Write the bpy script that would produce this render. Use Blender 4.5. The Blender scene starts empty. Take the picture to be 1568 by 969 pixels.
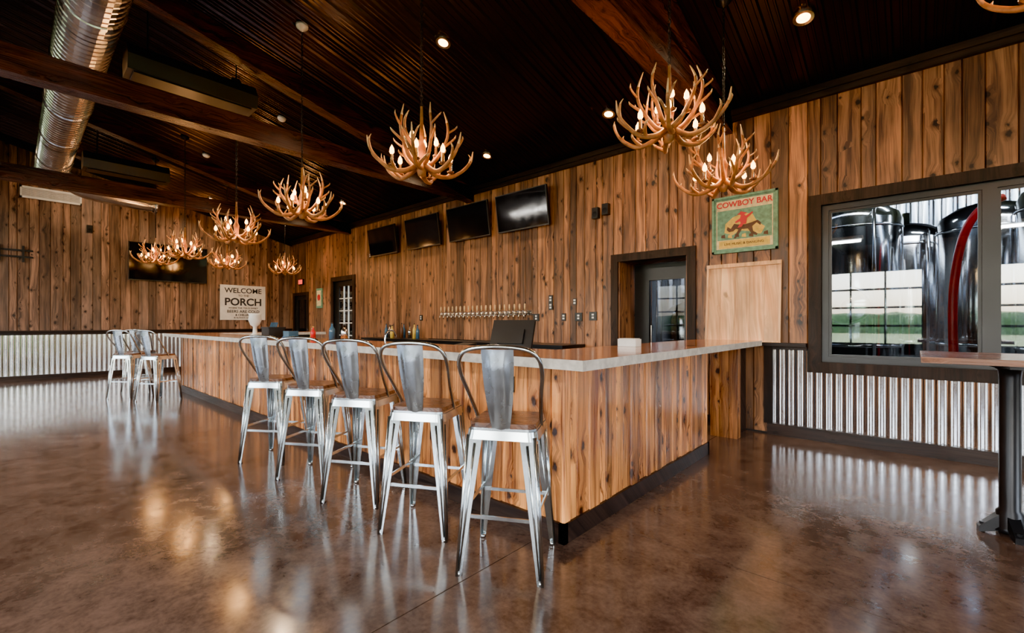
import bpy, math, random, bmesh
from mathutils import Vector, Matrix, noise
random.seed(7)
R = random.random
def U(a,b): return a+(b-a)*random.random()
S = bpy.context.scene

# ------------------------------------------------------------------ mesh builder
class MB:
    def __init__(s):
        s.v=[];s.f=[];s.m=[];s.sm=[];s.c=[]
        s.mat=0;s.col=(.5,.5,.5);s.smooth=False;s.M=None
    def add(s,vs,fs,mats=None):
        o=len(s.v)
        for p in vs:
            p=Vector(p)
            if s.M is not None: p=s.M@p
            s.v.append(p[:])
        for k,f in enumerate(fs):
            s.f.append([i+o for i in f]); s.m.append(s.mat if mats is None else mats[k])
            s.sm.append(s.smooth); s.c.append(s.col)
    def hexa(s,p):
        s.add(p,[(0,3,2,1),(4,5,6,7),(0,1,5,4),(1,2,6,5),(2,3,7,6),(3,0,4,7)])
    def bx(s,x0,x1,y0,y1,z0,z1):
        s.hexa([(x0,y0,z0),(x1,y0,z0),(x1,y1,z0),(x0,y1,z0),(x0,y0,z1),(x1,y0,z1),(x1,y1,z1),(x0,y1,z1)])
    def box(s,c,sz):
        s.bx(c[0]-sz[0]/2,c[0]+sz[0]/2,c[1]-sz[1]/2,c[1]+sz[1]/2,c[2]-sz[2]/2,c[2]+sz[2]/2)
    def tube(s,pts,rad,n=8,caps=True):
        pts=[Vector(p) for p in pts]
        if not isinstance(rad,(list,tuple)): rad=[rad]*len(pts)
        t0=(pts[1]-pts[0]).normalized()
        a=Vector((0,0,1)) if abs(t0.z)<.9 else Vector((1,0,0))
        nrm=t0.cross(a).normalized()
        vs=[];fs=[]
        for i,p in enumerate(pts):
            if i==0: t=t0
            elif i==len(pts)-1: t=(pts[i]-pts[i-1]).normalized()
            else: t=(pts[i+1]-pts[i-1]).normalized()
            nrm=(nrm-t*nrm.dot(t))
            if nrm.length<1e-6: nrm=t.orthogonal()
            nrm.normalize(); b=t.cross(nrm)
            for k in range(n):
                an=2*math.pi*k/n
                vs.append(p+(nrm*math.cos(an)+b*math.sin(an))*rad[i])
        for i in range(len(pts)-1):
            for k in range(n):
                k2=(k+1)%n
                fs.append((i*n+k,i*n+k2,(i+1)*n+k2,(i+1)*n+k))
        if caps:
            fs.append(tuple(range(n))[::-1]); fs.append(tuple((len(pts)-1)*n+k for k in range(n)))
        s.add(vs,fs)
    def cyl(s,p0,p1,r0,r1=None,n=16):
        s.tube([p0,p1],[r0,r0 if r1 is None else r1],n)
    def lathe(s,prof,c=(0,0,0),n=24,axis='z'):
        vs=[];fs=[]
        for r,z in prof:
            for k in range(n):
                a=2*math.pi*k/n; x,y=r*math.cos(a),r*math.sin(a)
                if axis=='z': q=(c[0]+x,c[1]+y,c[2]+z)
                elif axis=='x': q=(c[0]+z,c[1]+x,c[2]+y)
                else: q=(c[0]+x,c[1]+z,c[2]+y)
                vs.append(q)
        for i in range(len(prof)-1):
            for k in range(n):
                k2=(k+1)%n; fs.append((i*n+k,i*n+k2,(i+1)*n+k2,(i+1)*n+k))
        if prof[0][0]>1e-4: fs.append(tuple(range(n)))
        if prof[-1][0]>1e-4: fs.append(tuple((len(prof)-1)*n+k for k in range(n)))
        s.add(vs,fs)
    def prism(s,pts,z0,z1,side=None):
        n=len(pts)
        vs=[(p[0],p[1],z0) for p in pts]+[(p[0],p[1],z1) for p in pts]
        fs=[tuple(range(n))[::-1],tuple(range(n,2*n))]+[(i,(i+1)%n,n+(i+1)%n,n+i) for i in range(n)]
        ms=[s.mat,s.mat]+[s.mat if side is None else side]*n
        s.add(vs,fs,ms)
    def torus(s,c,R0,r,ax='z',sx=1,sy=1,n=14,m=6):
        vs=[];fs=[]
        for i in range(n):
            a=2*math.pi*i/n
            for k in range(m):
                b=2*math.pi*k/m
                x=(R0+r*math.cos(b))*math.cos(a)*sx; y=(R0+r*math.cos(b))*math.sin(a)*sy; z=r*math.sin(b)
                if ax=='z': q=(x,y,z)
                elif ax=='y': q=(x,z,y)
                else: q=(z,x,y)
                vs.append((c[0]+q[0],c[1]+q[1],c[2]+q[2]))
        for i in range(n):
            for k in range(m):
                i2=(i+1)%n;k2=(k+1)%m
                fs.append((i*m+k,i2*m+k,i2*m+k2,i*m+k2))
        s.add(vs,fs)
    def obj(s,name,mats,parent=None,fix=True,link=True):
        me=bpy.data.meshes.new(name)
        me.from_pydata(s.v,[],s.f)
        for m in mats: me.materials.append(m)
        me.polygons.foreach_set('material_index',s.m)
        me.polygons.foreach_set('use_smooth',s.sm)
        ca=me.attributes.new('brd','FLOAT_COLOR','CORNER')
        buf=[]
        for i,p in enumerate(me.polygons):
            c=s.c[i]; buf.extend([c[0],c[1],c[2],1.0]*p.loop_total)
        ca.data.foreach_set('color',buf)
        if fix:
            bm=bmesh.new(); bm.from_mesh(me); bmesh.ops.recalc_face_normals(bm,faces=bm.faces); bm.to_mesh(me); bm.free()
        me.update()
        if not link: return me
        o=bpy.data.objects.new(name,me); S.collection.objects.link(o)
        if parent: o.parent=parent
        return o

def inst(name,me,loc,rz=0,sc=1):
    o=bpy.data.objects.new(name,me); o.location=loc; o.rotation_euler=(0,0,rz); o.scale=(sc,sc,sc)
    S.collection.objects.link(o); return o
def crom(P,k=5):
    P=[Vector(p) for p in P]; out=[]
    for i in range(len(P)-1):
        a=P[max(i-1,0)];b=P[i];c=P[i+1];d=P[min(i+2,len(P)-1)]
        for j in range(k):
            t=j/k
            out.append(.5*((2*b)+(c-a)*t+(2*a-5*b+4*c-d)*t*t+(3*b-a-3*c+d)*t**3))
    out.append(P[-1]); return out
def rrect(w,d,r,n=5):
    pts=[]
    for cx,cy,a0 in ((w/2-r,d/2-r,0),(-w/2+r,d/2-r,90),(-w/2+r,-d/2+r,180),(w/2-r,-d/2+r,270)):
        for i in range(n+1):
            a=math.radians(a0+90*i/n); pts.append((cx+r*math.cos(a),cy+r*math.sin(a)))
    return pts

# ------------------------------------------------------------------ materials
class NT:
    def __init__(s,name):
        s.m=bpy.data.materials.new(name); s.m.use_nodes=True; s.t=s.m.node_tree
        s.t.nodes.clear()
        s.out=s.t.nodes.new('ShaderNodeOutputMaterial')
        s.b=s.t.nodes.new('ShaderNodeBsdfPrincipled'); s.L(s.b.outputs[0],s.out.inputs[0])
    def L(s,a,b): s.t.links.new(a,b)
    def n(s,ty,**kw):
        x=s.t.nodes.new(ty)
        for k,v in kw.items(): setattr(x,k,v)
        return x
    def put(s,sock,v):
        if isinstance(v,bpy.types.NodeSocket): s.L(v,sock)
        else: sock.default_value=v
    def ma(s,op,a,b=0.0,c=None,clamp=False):
        x=s.n('ShaderNodeMath',operation=op); x.use_clamp=clamp
        s.put(x.inputs[0],a); s.put(x.inputs[1],b)
        if c is not None: s.put(x.inputs[2],c)
        return x.outputs[0]
    def comb(s,a,b,c=0.0):
        x=s.n('ShaderNodeCombineXYZ'); s.put(x.inputs[0],a);s.put(x.inputs[1],b);s.put(x.inputs[2],c); return x.outputs[0]
    def noise(s,vec,scale=1,detail=4,rough=.55,dist=0,dim='3D'):
        x=s.n('ShaderNodeTexNoise'); x.noise_dimensions=dim; s.put(x.inputs['Vector'],vec)
        x.inputs['Scale'].default_value=scale;x.inputs['Detail'].default_value=detail;x.inputs['Roughness'].default_value=rough
        x.inputs['Distortion'].default_value=dist
        return x.outputs[0]
    def mr(s,v,a,b,c=0.0,d=1.0):
        x=s.n('ShaderNodeMapRange'); s.put(x.inputs[0],v)
        for i,q in enumerate((a,b,c,d)): x.inputs[i+1].default_value=q
        return x.outputs[0]
    def mix(s,f,a,b,bt='MIX'):
        x=s.n('ShaderNodeMix',data_type='RGBA',blend_type=bt)
        s.put(x.inputs[0],f)
        s.put(x.inputs[6],a if not isinstance(a,tuple) else (*a,1)[:4]); s.put(x.inputs[7],b if not isinstance(b,tuple) else (*b,1)[:4])
        return x.outputs[2]
    def bump(s,h,st=.3,d=.01):
        x=s.n('ShaderNodeBump'); x.inputs['Strength'].default_value=st; x.inputs['Distance'].default_value=d
        s.put(x.inputs['Height'],h); s.L(x.outputs[0],s.b.inputs['Normal'])
    def P(s,**k):
        for a,v in k.items():
            nm={'col':'Base Color','rough':'Roughness','metal':'Metallic','coat':'Coat Weight','crough':'Coat Roughness','em':'Emission Color','es':'Emission Strength','spec':'Specular IOR Level'}[a]
            if isinstance(v,tuple) and len(v)==3: v=(*v,1)
            s.put(s.b.inputs[nm],v)
        return s.m

def plain(name,col,rough=.5,metal=0,coat=0,var=.12,vs=6,es=0,em=None,bump=0):
    t=NT(name); tc=t.n('ShaderNodeTexCoord')
    nz=t.noise(tc.outputs['Object'],vs,3)
    f=t.mr(nz,.3,.7,1-var,1+var)
    hs=t.n('ShaderNodeHueSaturation'); hs.inputs['Color'].default_value=(*col,1); t.L(f,hs.inputs['Value'])
    t.P(col=hs.outputs[0],rough=t.mr(nz,.3,.7,max(rough-.03,.02),min(rough+.03,1)),metal=metal,coat=coat)
    if es: t.P(em=em or col,es=es)
    if bump: t.bump(nz,bump,.01)
    return t.m

def wood(name,dark,light,axis='z',rough=.45,coat=0.0,knots=1.0,grey=0.0,greycol=(.2,.17,.15),lo=.55,hi=1.25,kscale=1.0,gscale=1.0,bump=.25,kpick=.66,spec=.5):
    t=NT(name); tc=t.n('ShaderNodeTexCoord'); sp=t.n('ShaderNodeSeparateXYZ'); t.L(tc.outputs['Object'],sp.inputs[0])
    at=t.n('ShaderNodeAttribute',attribute_name='brd'); sa=t.n('ShaderNodeSeparateColor'); t.L(at.outputs['Color'],sa.inputs[0])
    r1,r2,r3=sa.outputs[0],sa.outputs[1],sa.outputs[2]
    ax={'x':0,'y':1,'z':2}[axis]; g=sp.outputs[ax]; oth=[sp.outputs[i] for i in range(3) if i!=ax]
    h=t.ma('ADD',oth[0],oth[1])
    h0=t.ma('ADD',h,t.ma('MULTIPLY',r1,37.0)); g0=t.ma('ADD',g,t.ma('MULTIPLY',r2,61.0))
    vo=t.n('ShaderNodeTexVoronoi'); vo.voronoi_dimensions='2D'; vo.inputs['Scale'].default_value=1
    wob=t.noise(t.comb(t.ma('MULTIPLY',h0,25.0),t.ma('MULTIPLY',g0,18.0)),1,2,dim='2D')
    t.L(t.comb(t.ma('ADD',t.ma('MULTIPLY',h0,7.5*kscale),t.ma('MULTIPLY',wob,.3)),t.ma('MULTIPLY',g0,4.8*kscale)),vo.inputs['Vector'])
    d=vo.outputs['Distance']
    sel=t.n('ShaderNodeSeparateColor'); t.L(vo.outputs['Color'],sel.inputs[0])
    pick=t.ma('GREATER_THAN',sel.outputs[0],kpick)
    swirl=t.ma('MULTIPLY',t.mr(d,0,.55,.045,0),pick)
    wav=t.noise(t.comb(t.ma('MULTIPLY',h0,3.0),t.ma('MULTIPLY',g0,.9)),1,2,dim='2D')
    hg=t.ma('ADD',t.ma('ADD',h0,swirl),t.ma('MULTIPLY',wav,.08))
    gr=t.noise(t.comb(t.ma('MULTIPLY',hg,80.0*gscale),t.ma('MULTIPLY',g0,2.0*gscale)),1,5,.6,dim='2D')
    br=t.noise(t.comb(t.ma('MULTIPLY',hg,17.0*gscale),t.ma('MULTIPLY',g0,.8)),1,3,dim='2D')
    f=t.ma('ADD',t.ma('MULTIPLY',gr,.55),t.ma('MULTIPLY',br,.70))
    f=t.mr(f,.47,.76)
    col=t.mix(f,dark,light)
    if grey>0: col=t.mix(t.ma('MULTIPLY',t.mr(r3,.3,1.0),grey),col,greycol)
    blot=t.noise(t.comb(t.ma('MULTIPLY',h0,5.0),t.ma('MULTIPLY',g0,1.2)),1,3,dim='2D')
    tone=t.ma('MULTIPLY',t.mr(r2,0,1,lo,hi),t.mr(blot,.3,.7,.66,1.28))
    cc=t.n('ShaderNodeCombineColor'); 
    for i in range(3): t.L(tone,cc.inputs[i])
    col=t.mix(1.0,col,cc.outputs[0],'MULTIPLY')
    ks=t.mr(sel.outputs[1],0,1,.35,1.35)
    dk=t.ma('DIVIDE',d,ks)
    kn=t.ma('MULTIPLY',t.ma('MULTIPLY',t.mr(dk,.10,.17,1,0),pick),knots)
    halo=t.ma('MULTIPLY',t.ma('MULTIPLY',t.mr(dk,.12,.36,.7,0),pick),knots)
    col=t.mix(halo,col,tuple(c*.85 for c in dark))
    col=t.mix(kn,col,tuple(c*.2 for c in dark))
    t.P(col=col,rough=t.mr(gr,.3,.7,rough-.08,rough+.1),spec=spec)
    if coat: t.P(coat=coat,crough=.12)
    t.bump(t.ma('SUBTRACT',gr,t.ma('MULTIPLY',kn,.5)),bump,.004)
    return t.m

M={}
M['wall']=wood('wall_wood',(.070,.026,.011),(.43,.19,.076),grey=.5,greycol=(.125,.072,.046),lo=.45,hi=1.4,rough=.40,kpick=.66)
M['wall_l']=wood('wall_wood_left',(.080,.039,.024),(.38,.20,.115),grey=.5,greycol=(.15,.108,.086),lo=.5,hi=1.3,kpick=.66)
M['bar']=wood('bar_wood',(.15,.036,.008),(.90,.37,.10),rough=.32,coat=.2,lo=.5,hi=1.45,grey=.45,greycol=(.24,.07,.018),kpick=.60,bump=.6)
M['beam_y']=wood('beam_wood_y',(.022,.008,.007),(.085,.030,.022),axis='y',rough=.28,knots=.5,lo=.8,hi=1.1)
M['trim_x']=wood('trim_wood_x',(.012,.007,.006),(.040,.023,.017),axis='x',rough=.45,knots=.4,spec=.3)
M['trim_y']=wood('trim_wood_y',(.012,.007,.006),(.040,.023,.017),axis='y',rough=.45,knots=.4,spec=.3)
M['trim_z']=wood('trim_wood_z',(.012,.007,.005),(.042,.024,.017),axis='z',rough=.5,knots=.4,spec=.25)
M['top']=wood('counter_epoxy_wood',(.26,.075,.020),(.66,.25,.075),axis='x',rough=.12,coat=.4,knots=.7,bump=.03)
M['topedge']=plain('counter_edge',(.60,.565,.52),.32,0,.2,var=.25,vs=18)
M['seat']=wood('seat_wood',(.055,.020,.010),(.24,.095,.04),axis='x',rough=.28,coat=.3,knots=.3)
M['tabletop']=wood('table_wood',(.07,.022,.012),(.28,.11,.05),axis='x',rough=.25,coat=.3)
M['ply']=wood('light_pine',(.62,.31,.13),(.95,.60,.33),axis='z',rough=.5,knots=.5,gscale=.5,lo=.9,hi=1.08,kpick=.85)
M['black']=plain('black_paint',(.012,.012,.013),.35)
M['blackm']=plain('black_metal',(.02,.02,.022),.32,.6)
M['screen']=plain('tv_screen_glass',(.004,.004,.006),.08,0,0,var=.02)
M['steel']=plain('stainless_steel',(.66,.67,.69),.12,1,var=.05,vs=3)
M['galv']=plain('galvanised_stool_metal',(.56,.62,.64),.21,1,var=.10,vs=9)
M['slat']=plain('brushed_back_metal',(.36,.41,.45),.27,.95,var=.12,vs=6)
M['corr']=plain('corrugated_galvanised',(.86,.89,.93),.17,1,var=.03,vs=2)
M['duct']=plain('duct_galvanised',(.66,.66,.67),.22,1,var=.10,vs=6)
M['ceil']=plain('ceiling_metal_dark',(.040,.024,.020),.22,.72,var=.08,vs=1)
M['white']=plain('white_plastic',(.8,.8,.78),.4)
M['brass']=plain('tap_chrome',(.72,.64,.52),.2,1)
M['goldh']=plain('tap_handle',(.62,.42,.22),.3,.4)
M['bone']=plain('antler_bone',(.38,.165,.048),.38,0,0,var=.6,vs=12,bump=.3)
M['bonet']=plain('antler_tip',(.66,.42,.18),.35,0,0,var=.15,vs=14)
M['bulb']=plain('bulb_glow',(1,.62,.25),.5,es=22,em=(1,.40,.07))
M['can']=plain('downlight_glow',(1,.7,.4),.5,es=18,em=(1,.45,.10))
M['tube']=plain('tube_glow',(1,1,1),.5,es=8,em=(.95,.97,1))
M['red']=plain('red_rubber',(.6,.01,.015),.3)
M['green']=plain('sign_green',(.14,.32,.22),.5,var=.35,vs=20)
M['cream']=plain('sign_cream',(.72,.62,.33),.5,var=.3,vs=18)
M['signw']=plain('sign_white',(.82,.79,.74),.55,var=.08)
M['yellow']=plain('sign_yellow',(.75,.52,.08),.5,var=.2,vs=20)
M['horse']=plain('sign_brown',(.09,.035,.015),.5,var=.3,vs=30)
M['grass']=plain('grass',(.16,.22,.07),.9,var=.3,vs=.6)
M['leaf']=plain('hedge_leaf',(.09,.16,.05),.8,var=.6,vs=3,bump=1)
M['bwall']=plain('brewery_wall_paint',(.16,.17,.18),.5,var=.05)
M['bfloor']=plain('brewery_floor',(.20,.20,.20),.25,var=.1)
M['ink']=plain('sign_ink',(.03,.03,.035),.6)
M['blue']=plain('blue_glass',(.05,.12,.2),.1)
M['exitred']=plain('exit_red',(.8,.03,.02),.5,es=2,em=(1,.05,.03))
def glass(name,refl,tint=(1,1,1)):
    t=NT(name); t.t.nodes.remove(t.b)
    tr=t.n('ShaderNodeBsdfTransparent'); tr.inputs[0].default_value=(*tint,1)
    gl=t.n('ShaderNodeBsdfGlossy'); gl.inputs['Roughness'].default_value=.015
    fr=t.n('ShaderNodeFresnel'); fr.inputs[0].default_value=1.5
    f=t.ma('ADD',fr.outputs[0],refl,clamp=True)
    mx=t.n('ShaderNodeMixShader'); t.L(f,mx.inputs[0]); t.L(tr.outputs[0],mx.inputs[1]); t.L(gl.outputs[0],mx.inputs[2])
    t.L(mx.outputs[0],t.out.inputs[0]); return t.m
M['glass']=glass('clear_glass',.02)
M['glassr']=glass('tinted_window_glass',.10,(.78,.83,.85))
M['glassd']=glass('door_glass',-.02,(.6,.62,.64))
# floor
t=NT('polished_brown_concrete'); tc=t.n('ShaderNodeTexCoord')
a=t.noise(tc.outputs['Object'],.9,5,.6,.4); b=t.noise(tc.outputs['Object'],6,7,.72,.5); c=t.noise(tc.outputs['Object'],40,4)
f=t.ma('ADD',t.ma('ADD',t.ma('MULTIPLY',a,.34),t.ma('MULTIPLY',b,.46)),t.ma('MULTIPLY',c,.20))
f=t.mr(f,.41,.62)
col=t.mix(f,(.058,.036,.028),(.172,.112,.086))
t.P(col=col,rough=t.mr(b,.3,.7,.10,.19),spec=.75)
t.bump(a,.03,.02)
M['floor']=t.m

# ------------------------------------------------------------------ room dims
XL,XR,YF,YB=-14.6,7.0,-7.0,5.9
RIDGE=-.55
def cz(y): return 3.88+.25*min(YB-y,y-YF)

def zspans(s0,t0,zb,zt,ops):
    sp=[(zb,zt)]; mid=(s0+t0)/2
    for (a,b,c,d) in ops:
        if a-1e-6<mid<b+1e-6:
            n=[]
            for (p,q) in sp:
                if c>p: n.append((p,min(c,q)))
                if d<q: n.append((max(d,p),q))
            sp=[(p,q) for p,q in n if q-p>1e-4]
    return sp
def boards(mb,P,h0,h1,z0,ztf,ops,wid=(.12,.15,.18,.20),dep=.02,jit=0,extra=()):
    h=h0
    while h<h1-1e-4:
        w=random.choice(wid); e=min(h+w,h1)
        if h1-e<.05: e=h1
        mb.col=(R(),R(),R()); dj=dep+U(-jit,jit)
        cuts=sorted(set([h,e]+[q for o in ops for q in o[:2] if h<q<e]+[q for q in extra if h<q<e]))
        for s0,t0 in zip(cuts[:-1],cuts[1:]):
            zt=max(ztf(s0),ztf(t0))
            for (p,q) in zspans(s0,t0,z0,zt,ops):
                qs=ztf(s0) if q==zt else q; qt=ztf(t0) if q==zt else q
                g=.007; sl=s0+g if s0==h else s0; tl=t0-g if t0==e else t0
                vs=[P(s0,p,dj-.014 if s0==h else dj),P(sl,p,dj),P(tl,p,dj),P(t0,p,dj-.014 if t0==e else dj),
                    P(s0,qs,dj-.014 if s0==h else dj),P(sl,qs,dj),P(tl,qt,dj),P(t0,qt,dj-.014 if t0==e else dj)]
                mb.add(vs,[(0,1,5,4),(1,2,6,5),(2,3,7,6)])
                if jit:
                    mb.add([P(s0,p,0),P(t0,p,0),P(t0,qt,0),P(s0,qs,0)]+[vs[0],vs[3],vs[7],vs[4]],[(0,4,7,3),(1,2,6,5),(2,3,7,6)])
        h=e
def solid(mb,P,h0,h1,z0,ztf,ops,th,extra=()):
    cuts=sorted(set([h0,h1]+[q for o in ops for q in o[:2] if h0<q<h1]+list(extra)))
    for s0,t0 in zip(cuts[:-1],cuts[1:]):
        zt=max(ztf(s0),ztf(t0))
        for p,q in zspans(s0,t0,z0,zt,ops):
            qs=ztf(s0) if q==zt else q; qt=ztf(t0) if q==zt else q
            mb.hexa([P(s0,p,-th),P(t0,p,-th),P(t0,p,0),P(s0,p,0),P(s0,qs,-th),P(t0,qt,-th),P(t0,qt,0),P(s0,qs,0)])
def corr(mb,P,h0,h1,z0,z1,per=.088,dp=.018):
    n=int((h1-h0)/per*8); vs=[];fs=[]
    for i in range(n+1):
        h=h0+(h1-h0)*i/n; ph=(h/per)%1
        d=.5+.5*math.cos(2*math.pi*ph); d=min(1,max(0,(d-.5)*1.25+.5))
        vs.append(P(h,z0,.022+dp*d)); vs.append(P(h,z1,.022+dp*d))
    for i in range(n): fs.append((2*i,2*i+2,2*i+3,2*i+1))
    sm=mb.smooth; mb.smooth=True; mb.add(vs,fs); mb.smooth=sm

PB=lambda h,z,d:(h,YB-d,z)
PL=lambda h,z,d:(XL+d,h,z)
PF=lambda h,z,d:(h,YF+d,z)
PR=lambda h,z,d:(XR-d,h,z)
op_b=[(-3.2,-2.2,0,2.17),(-.75,1.80,.86,2.56),(-11.85,-10.80,0,2.42),(-14.38,-13.5,0,2.12)]
GD=[(-13.4,-9.8),(-8.8,-5.2),(-3.4,.2),(1.6,5.2)]
op_f=[(a,b,0,3.0) for a,b in GD]
op_r=[(-5.6,-1.8,.8,2.8),(.4,4.2,.8,2.8)]
def wallobj(name,P,h0,h1,ztf,ops,m,th=.16,extra=(),wains=None):
    mb=MB(); mb.mat=1; solid(mb,P,h0,h1,0,ztf,ops,th,extra)
    mb.mat=0; boards(mb,P,h0,h1,.02,ztf,ops+(wains or []),extra=extra)
    return mb.obj(name,[m,M['black']],fix=False)
wallobj('wall_back',PB,XL,XR,lambda h:3.88,op_b,M['wall'],wains=[(-1.25,XR,0,1.0)])
wallobj('wall_left',PL,YF,YB,cz,[],M['wall_l'],extra=[RIDGE],wains=[(YF,YB,0,1.0)])
wallobj('wall_front',PF,XL,XR,lambda h:3.88,op_f,M['wall'])
wallobj('wall_right',PR,YF,YB,cz,op_r,M['wall'],extra=[RIDGE])
# wainscot
mb=MB(); corr(mb,PL,YF+.02,YB-.02,.12,1.04); mb.obj('trim_wainscot_left',[M['corr']],fix=False)
mb=MB(); corr(mb,PB,-1.22,-.88,.12,1.02); corr(mb,PB,-.88,1.93,.12,.74); corr(mb,PB,1.93,XR-.05,.12,1.02); mb.obj('trim_wainscot_back',[M['corr']],fix=False)
mb=MB(); mb.bx(XL,XL+.06,YF+.05,YB-.05,1.02,1.10); mb.bx(XL,XL+.10,YF+.05,YB-.05,1.09,1.12); mb.obj('trim_1',[M['trim_y']])
mb=MB(); mb.bx(-1.95,-.88,YB-.14,YB-.021,1.02,1.06);mb.bx(-1.25,-.88,YB-.07,YB-.021,.98,1.02); mb.bx(1.93,XR-.05,YB-.1,YB-.021,1.02,1.06); mb.obj('trim_2',[M['trim_x']])
mb=MB(); mb.bx(XL,XL+.065,YF+.05,YB-.03,0,.13); mb.obj('baseboard_left',[M['trim_y']])
mb=MB()
for a,b in ((-13.4,-11.97),(-10.68,-3.34),(-2.06,-1.7),(-1.27,XR-.05)): mb.bx(a,b,YB-.065,YB-.021,0,.13)
mb.obj('baseboard_back',[M['trim_x']])
mb=MB(); mb.bx(-1.30,-1.21,YB-.075,YB-.021,.13,1.02); mb.obj('trim_3',[M['trim_z']])
mb=MB(); mb.bx(XL+.02,XR-.05,YB-.07,YB-.021,3.73,3.80);mb.bx(XL+.02,XR-.05,YB-.10,YB-.021,3.79,3.86); mb.obj('trim_cornice',[M['trim_x']])
mb=MB()
for y0,y1 in ((RIDGE,YB-.05),(YF+.05,RIDGE)):
    z0,z1=cz(y0)-.04,cz(y1)-.04
    mb.hexa([(XL+.02,y0,z0-.16),(XL+.06,y0,z0-.16),(XL+.06,y1,z1-.16),(XL+.02,y1,z1-.16),(XL+.02,y0,z0),(XL+.06,y0,z0),(XL+.06,y1,z1),(XL+.02,y1,z1)])
mb.obj('trim_gable_left',[M['trim_y']])

# floor slabs
mb=MB(); mb.mat=1; mb.bx(XL,XR,YF,YB,-.2,-.012); mb.mat=0
xs=[XL]+[x for x in [-1.67+4.6*k for k in range(-3,3)] if XL<x<XR]+[XR]
ys=[YF]+[y for y in [2.53+4.6*k for k in range(-3,2)] if YF<y<YB]+[YB]
for a,b in zip(xs[:-1],xs[1:]):
    for c_,d_ in zip(ys[:-1],ys[1:]): mb.bx(a+.003,b-.003,c_+.003,d_-.003,-.012,0)
mb.obj('floor',[M['floor'],M['black']])
# ceiling ribs
per=.2286; prof=[(0,0),(.014,.026),(.04,.026),(.054,0),(.10,0),(.106,.010),(.118,.010),(.124,0),(.158,0),(.164,.010),(.176,.010),(.182,0)]
mb=MB()
for ya,yb in ((YB,RIDGE),(YF,RIDGE)):
    vs=[];fs=[]
    x=XL;pl=[]
    while x<XR:
        for dx,dz in prof:
            if x+dx<=XR: pl.append((x+dx,dz))
        x+=per
    pl.append((XR,0))
    for px,dz in pl:
        vs.append((px,ya,cz(ya)-.005-dz)); vs.append((px,yb,cz(yb)-.005-dz))
    for i in range(len(pl)-1): fs.append((2*i,2*i+1,2*i+3,2*i+2))
    mb.add(vs,fs)
    mb.hexa([(XL-.2,ya,cz(ya)),(XR+.2,ya,cz(ya)),(XR+.2,yb,cz(yb)),(XL-.2,yb,cz(yb)),(XL-.2,ya,cz(ya)+.15),(XR+.2,ya,cz(ya)+.15),(XR+.2,yb,cz(yb)+.15),(XL-.2,yb,cz(yb)+.15)])
mb.obj('ceiling',[M['ceil']],fix=False)

# trusses
for X in (-11.0,-6.35,-1.75,2.85):
    mb=MB(); mb.col=(R(),.5,R()); mb.bx(X-.1,X+.1,YF+.03,YB-.03,3.62,3.88)
    for y0,y1 in ((RIDGE,YB-.03),(YF+.03,RIDGE)):
        z0,z1=cz(y0)-.03,cz(y1)-.03
        mb.col=(R(),.6,R())
        mb.hexa([(X-.1,y0,z0-.26),(X+.1,y0,z0-.26),(X+.1,y1,z1-.26),(X-.1,y1,z1-.26),(X-.1,y0,z0),(X+.1,y0,z0),(X+.1,y1,z1),(X-.1,y1,z1)])
    mb.col=(R(),.5,R()); mb.bx(X-.09,X+.09,RIDGE-.1,RIDGE+.1,3.88,5.3)
    mb.mat=1
    for y in (RIDGE,):
        mb.bx(X-.108,X+.108,y-.25,y+.25,3.66,3.84)
        for k in (-.18,0,.18): mb.cyl((X-.125,y+k,3.75),(X+.125,y+k,3.75),.016,n=8)
    mb.obj('ceiling_beam',[M['beam_y'],M['blackm']])

# ------------------------------------------------------------------ duct
mb=MB()
r=.25;prof2=[];x=-13.9;zc=4.5;yc=.54
while x<5:
    prof2+= [(r,x),(r,x+.085),(r+.007,x+.092),(r+.007,x+.102)]
    x+=.11
    if int((x+13.9)/.11)%14==0: prof2+=[(r+.014,x),(r+.014,x+.05)]; x+=.055
prof2.append((r,5))
mb.lathe(prof2,(0,yc,zc),32,'x')
mb.smooth=True
mb.tube(crom([(-13.7,.54,4.5),(-13.72,.8,4.38),(-13.72,1.2,4.22),(-13.72,2.3,4.15)],5),.19,20)
mb.lathe([(.22,0),(.22,.05),(.17,.05)],(-13.72,2.28,4.15),20,'y')
mb.smooth=False
for X in (-12.6,-9,-5,-1,3):
    mb.torus((X,yc,zc),.266,.008,'x',n=24); mb.cyl((X,yc,zc+.26),(X,yc,cz(yc)-.02),.006,n=6)
mb.obj('air_duct',[M['duct']])
# radiant heaters
for X,Y0,Y1 in ((-6.6,.84,2.15),(-11.25,.84,2.1)):
    mb=MB(); mb.mat=0
    prs=[(-.16,-.14),(.16,-.14),(.19,.02),(.10,.16),(-.10,.16),(-.19,.02)]
    z=4.24
    vs=[(X+p,Y0,z+q) for p,q in prs]+[(X+p,Y1,z+q) for p,q in prs]
    mb.add(vs,[tuple(range(6)),tuple(range(6,12))]+[(i,(i+1)%6,6+(i+1)%6,6+i) for i in range(6)])
    mb.mat=1
    mb.bx(X-.13,X+.13,Y0+.06,Y1-.06,z-.155,z-.14)
    for y in (Y0+.2,Y1-.2): mb.cyl((X,y,z+.15),(X,y,cz(y)-.02),.008,n=6)
    mb.obj('radiant_heater',[M['black'],M['blackm']])

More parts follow.
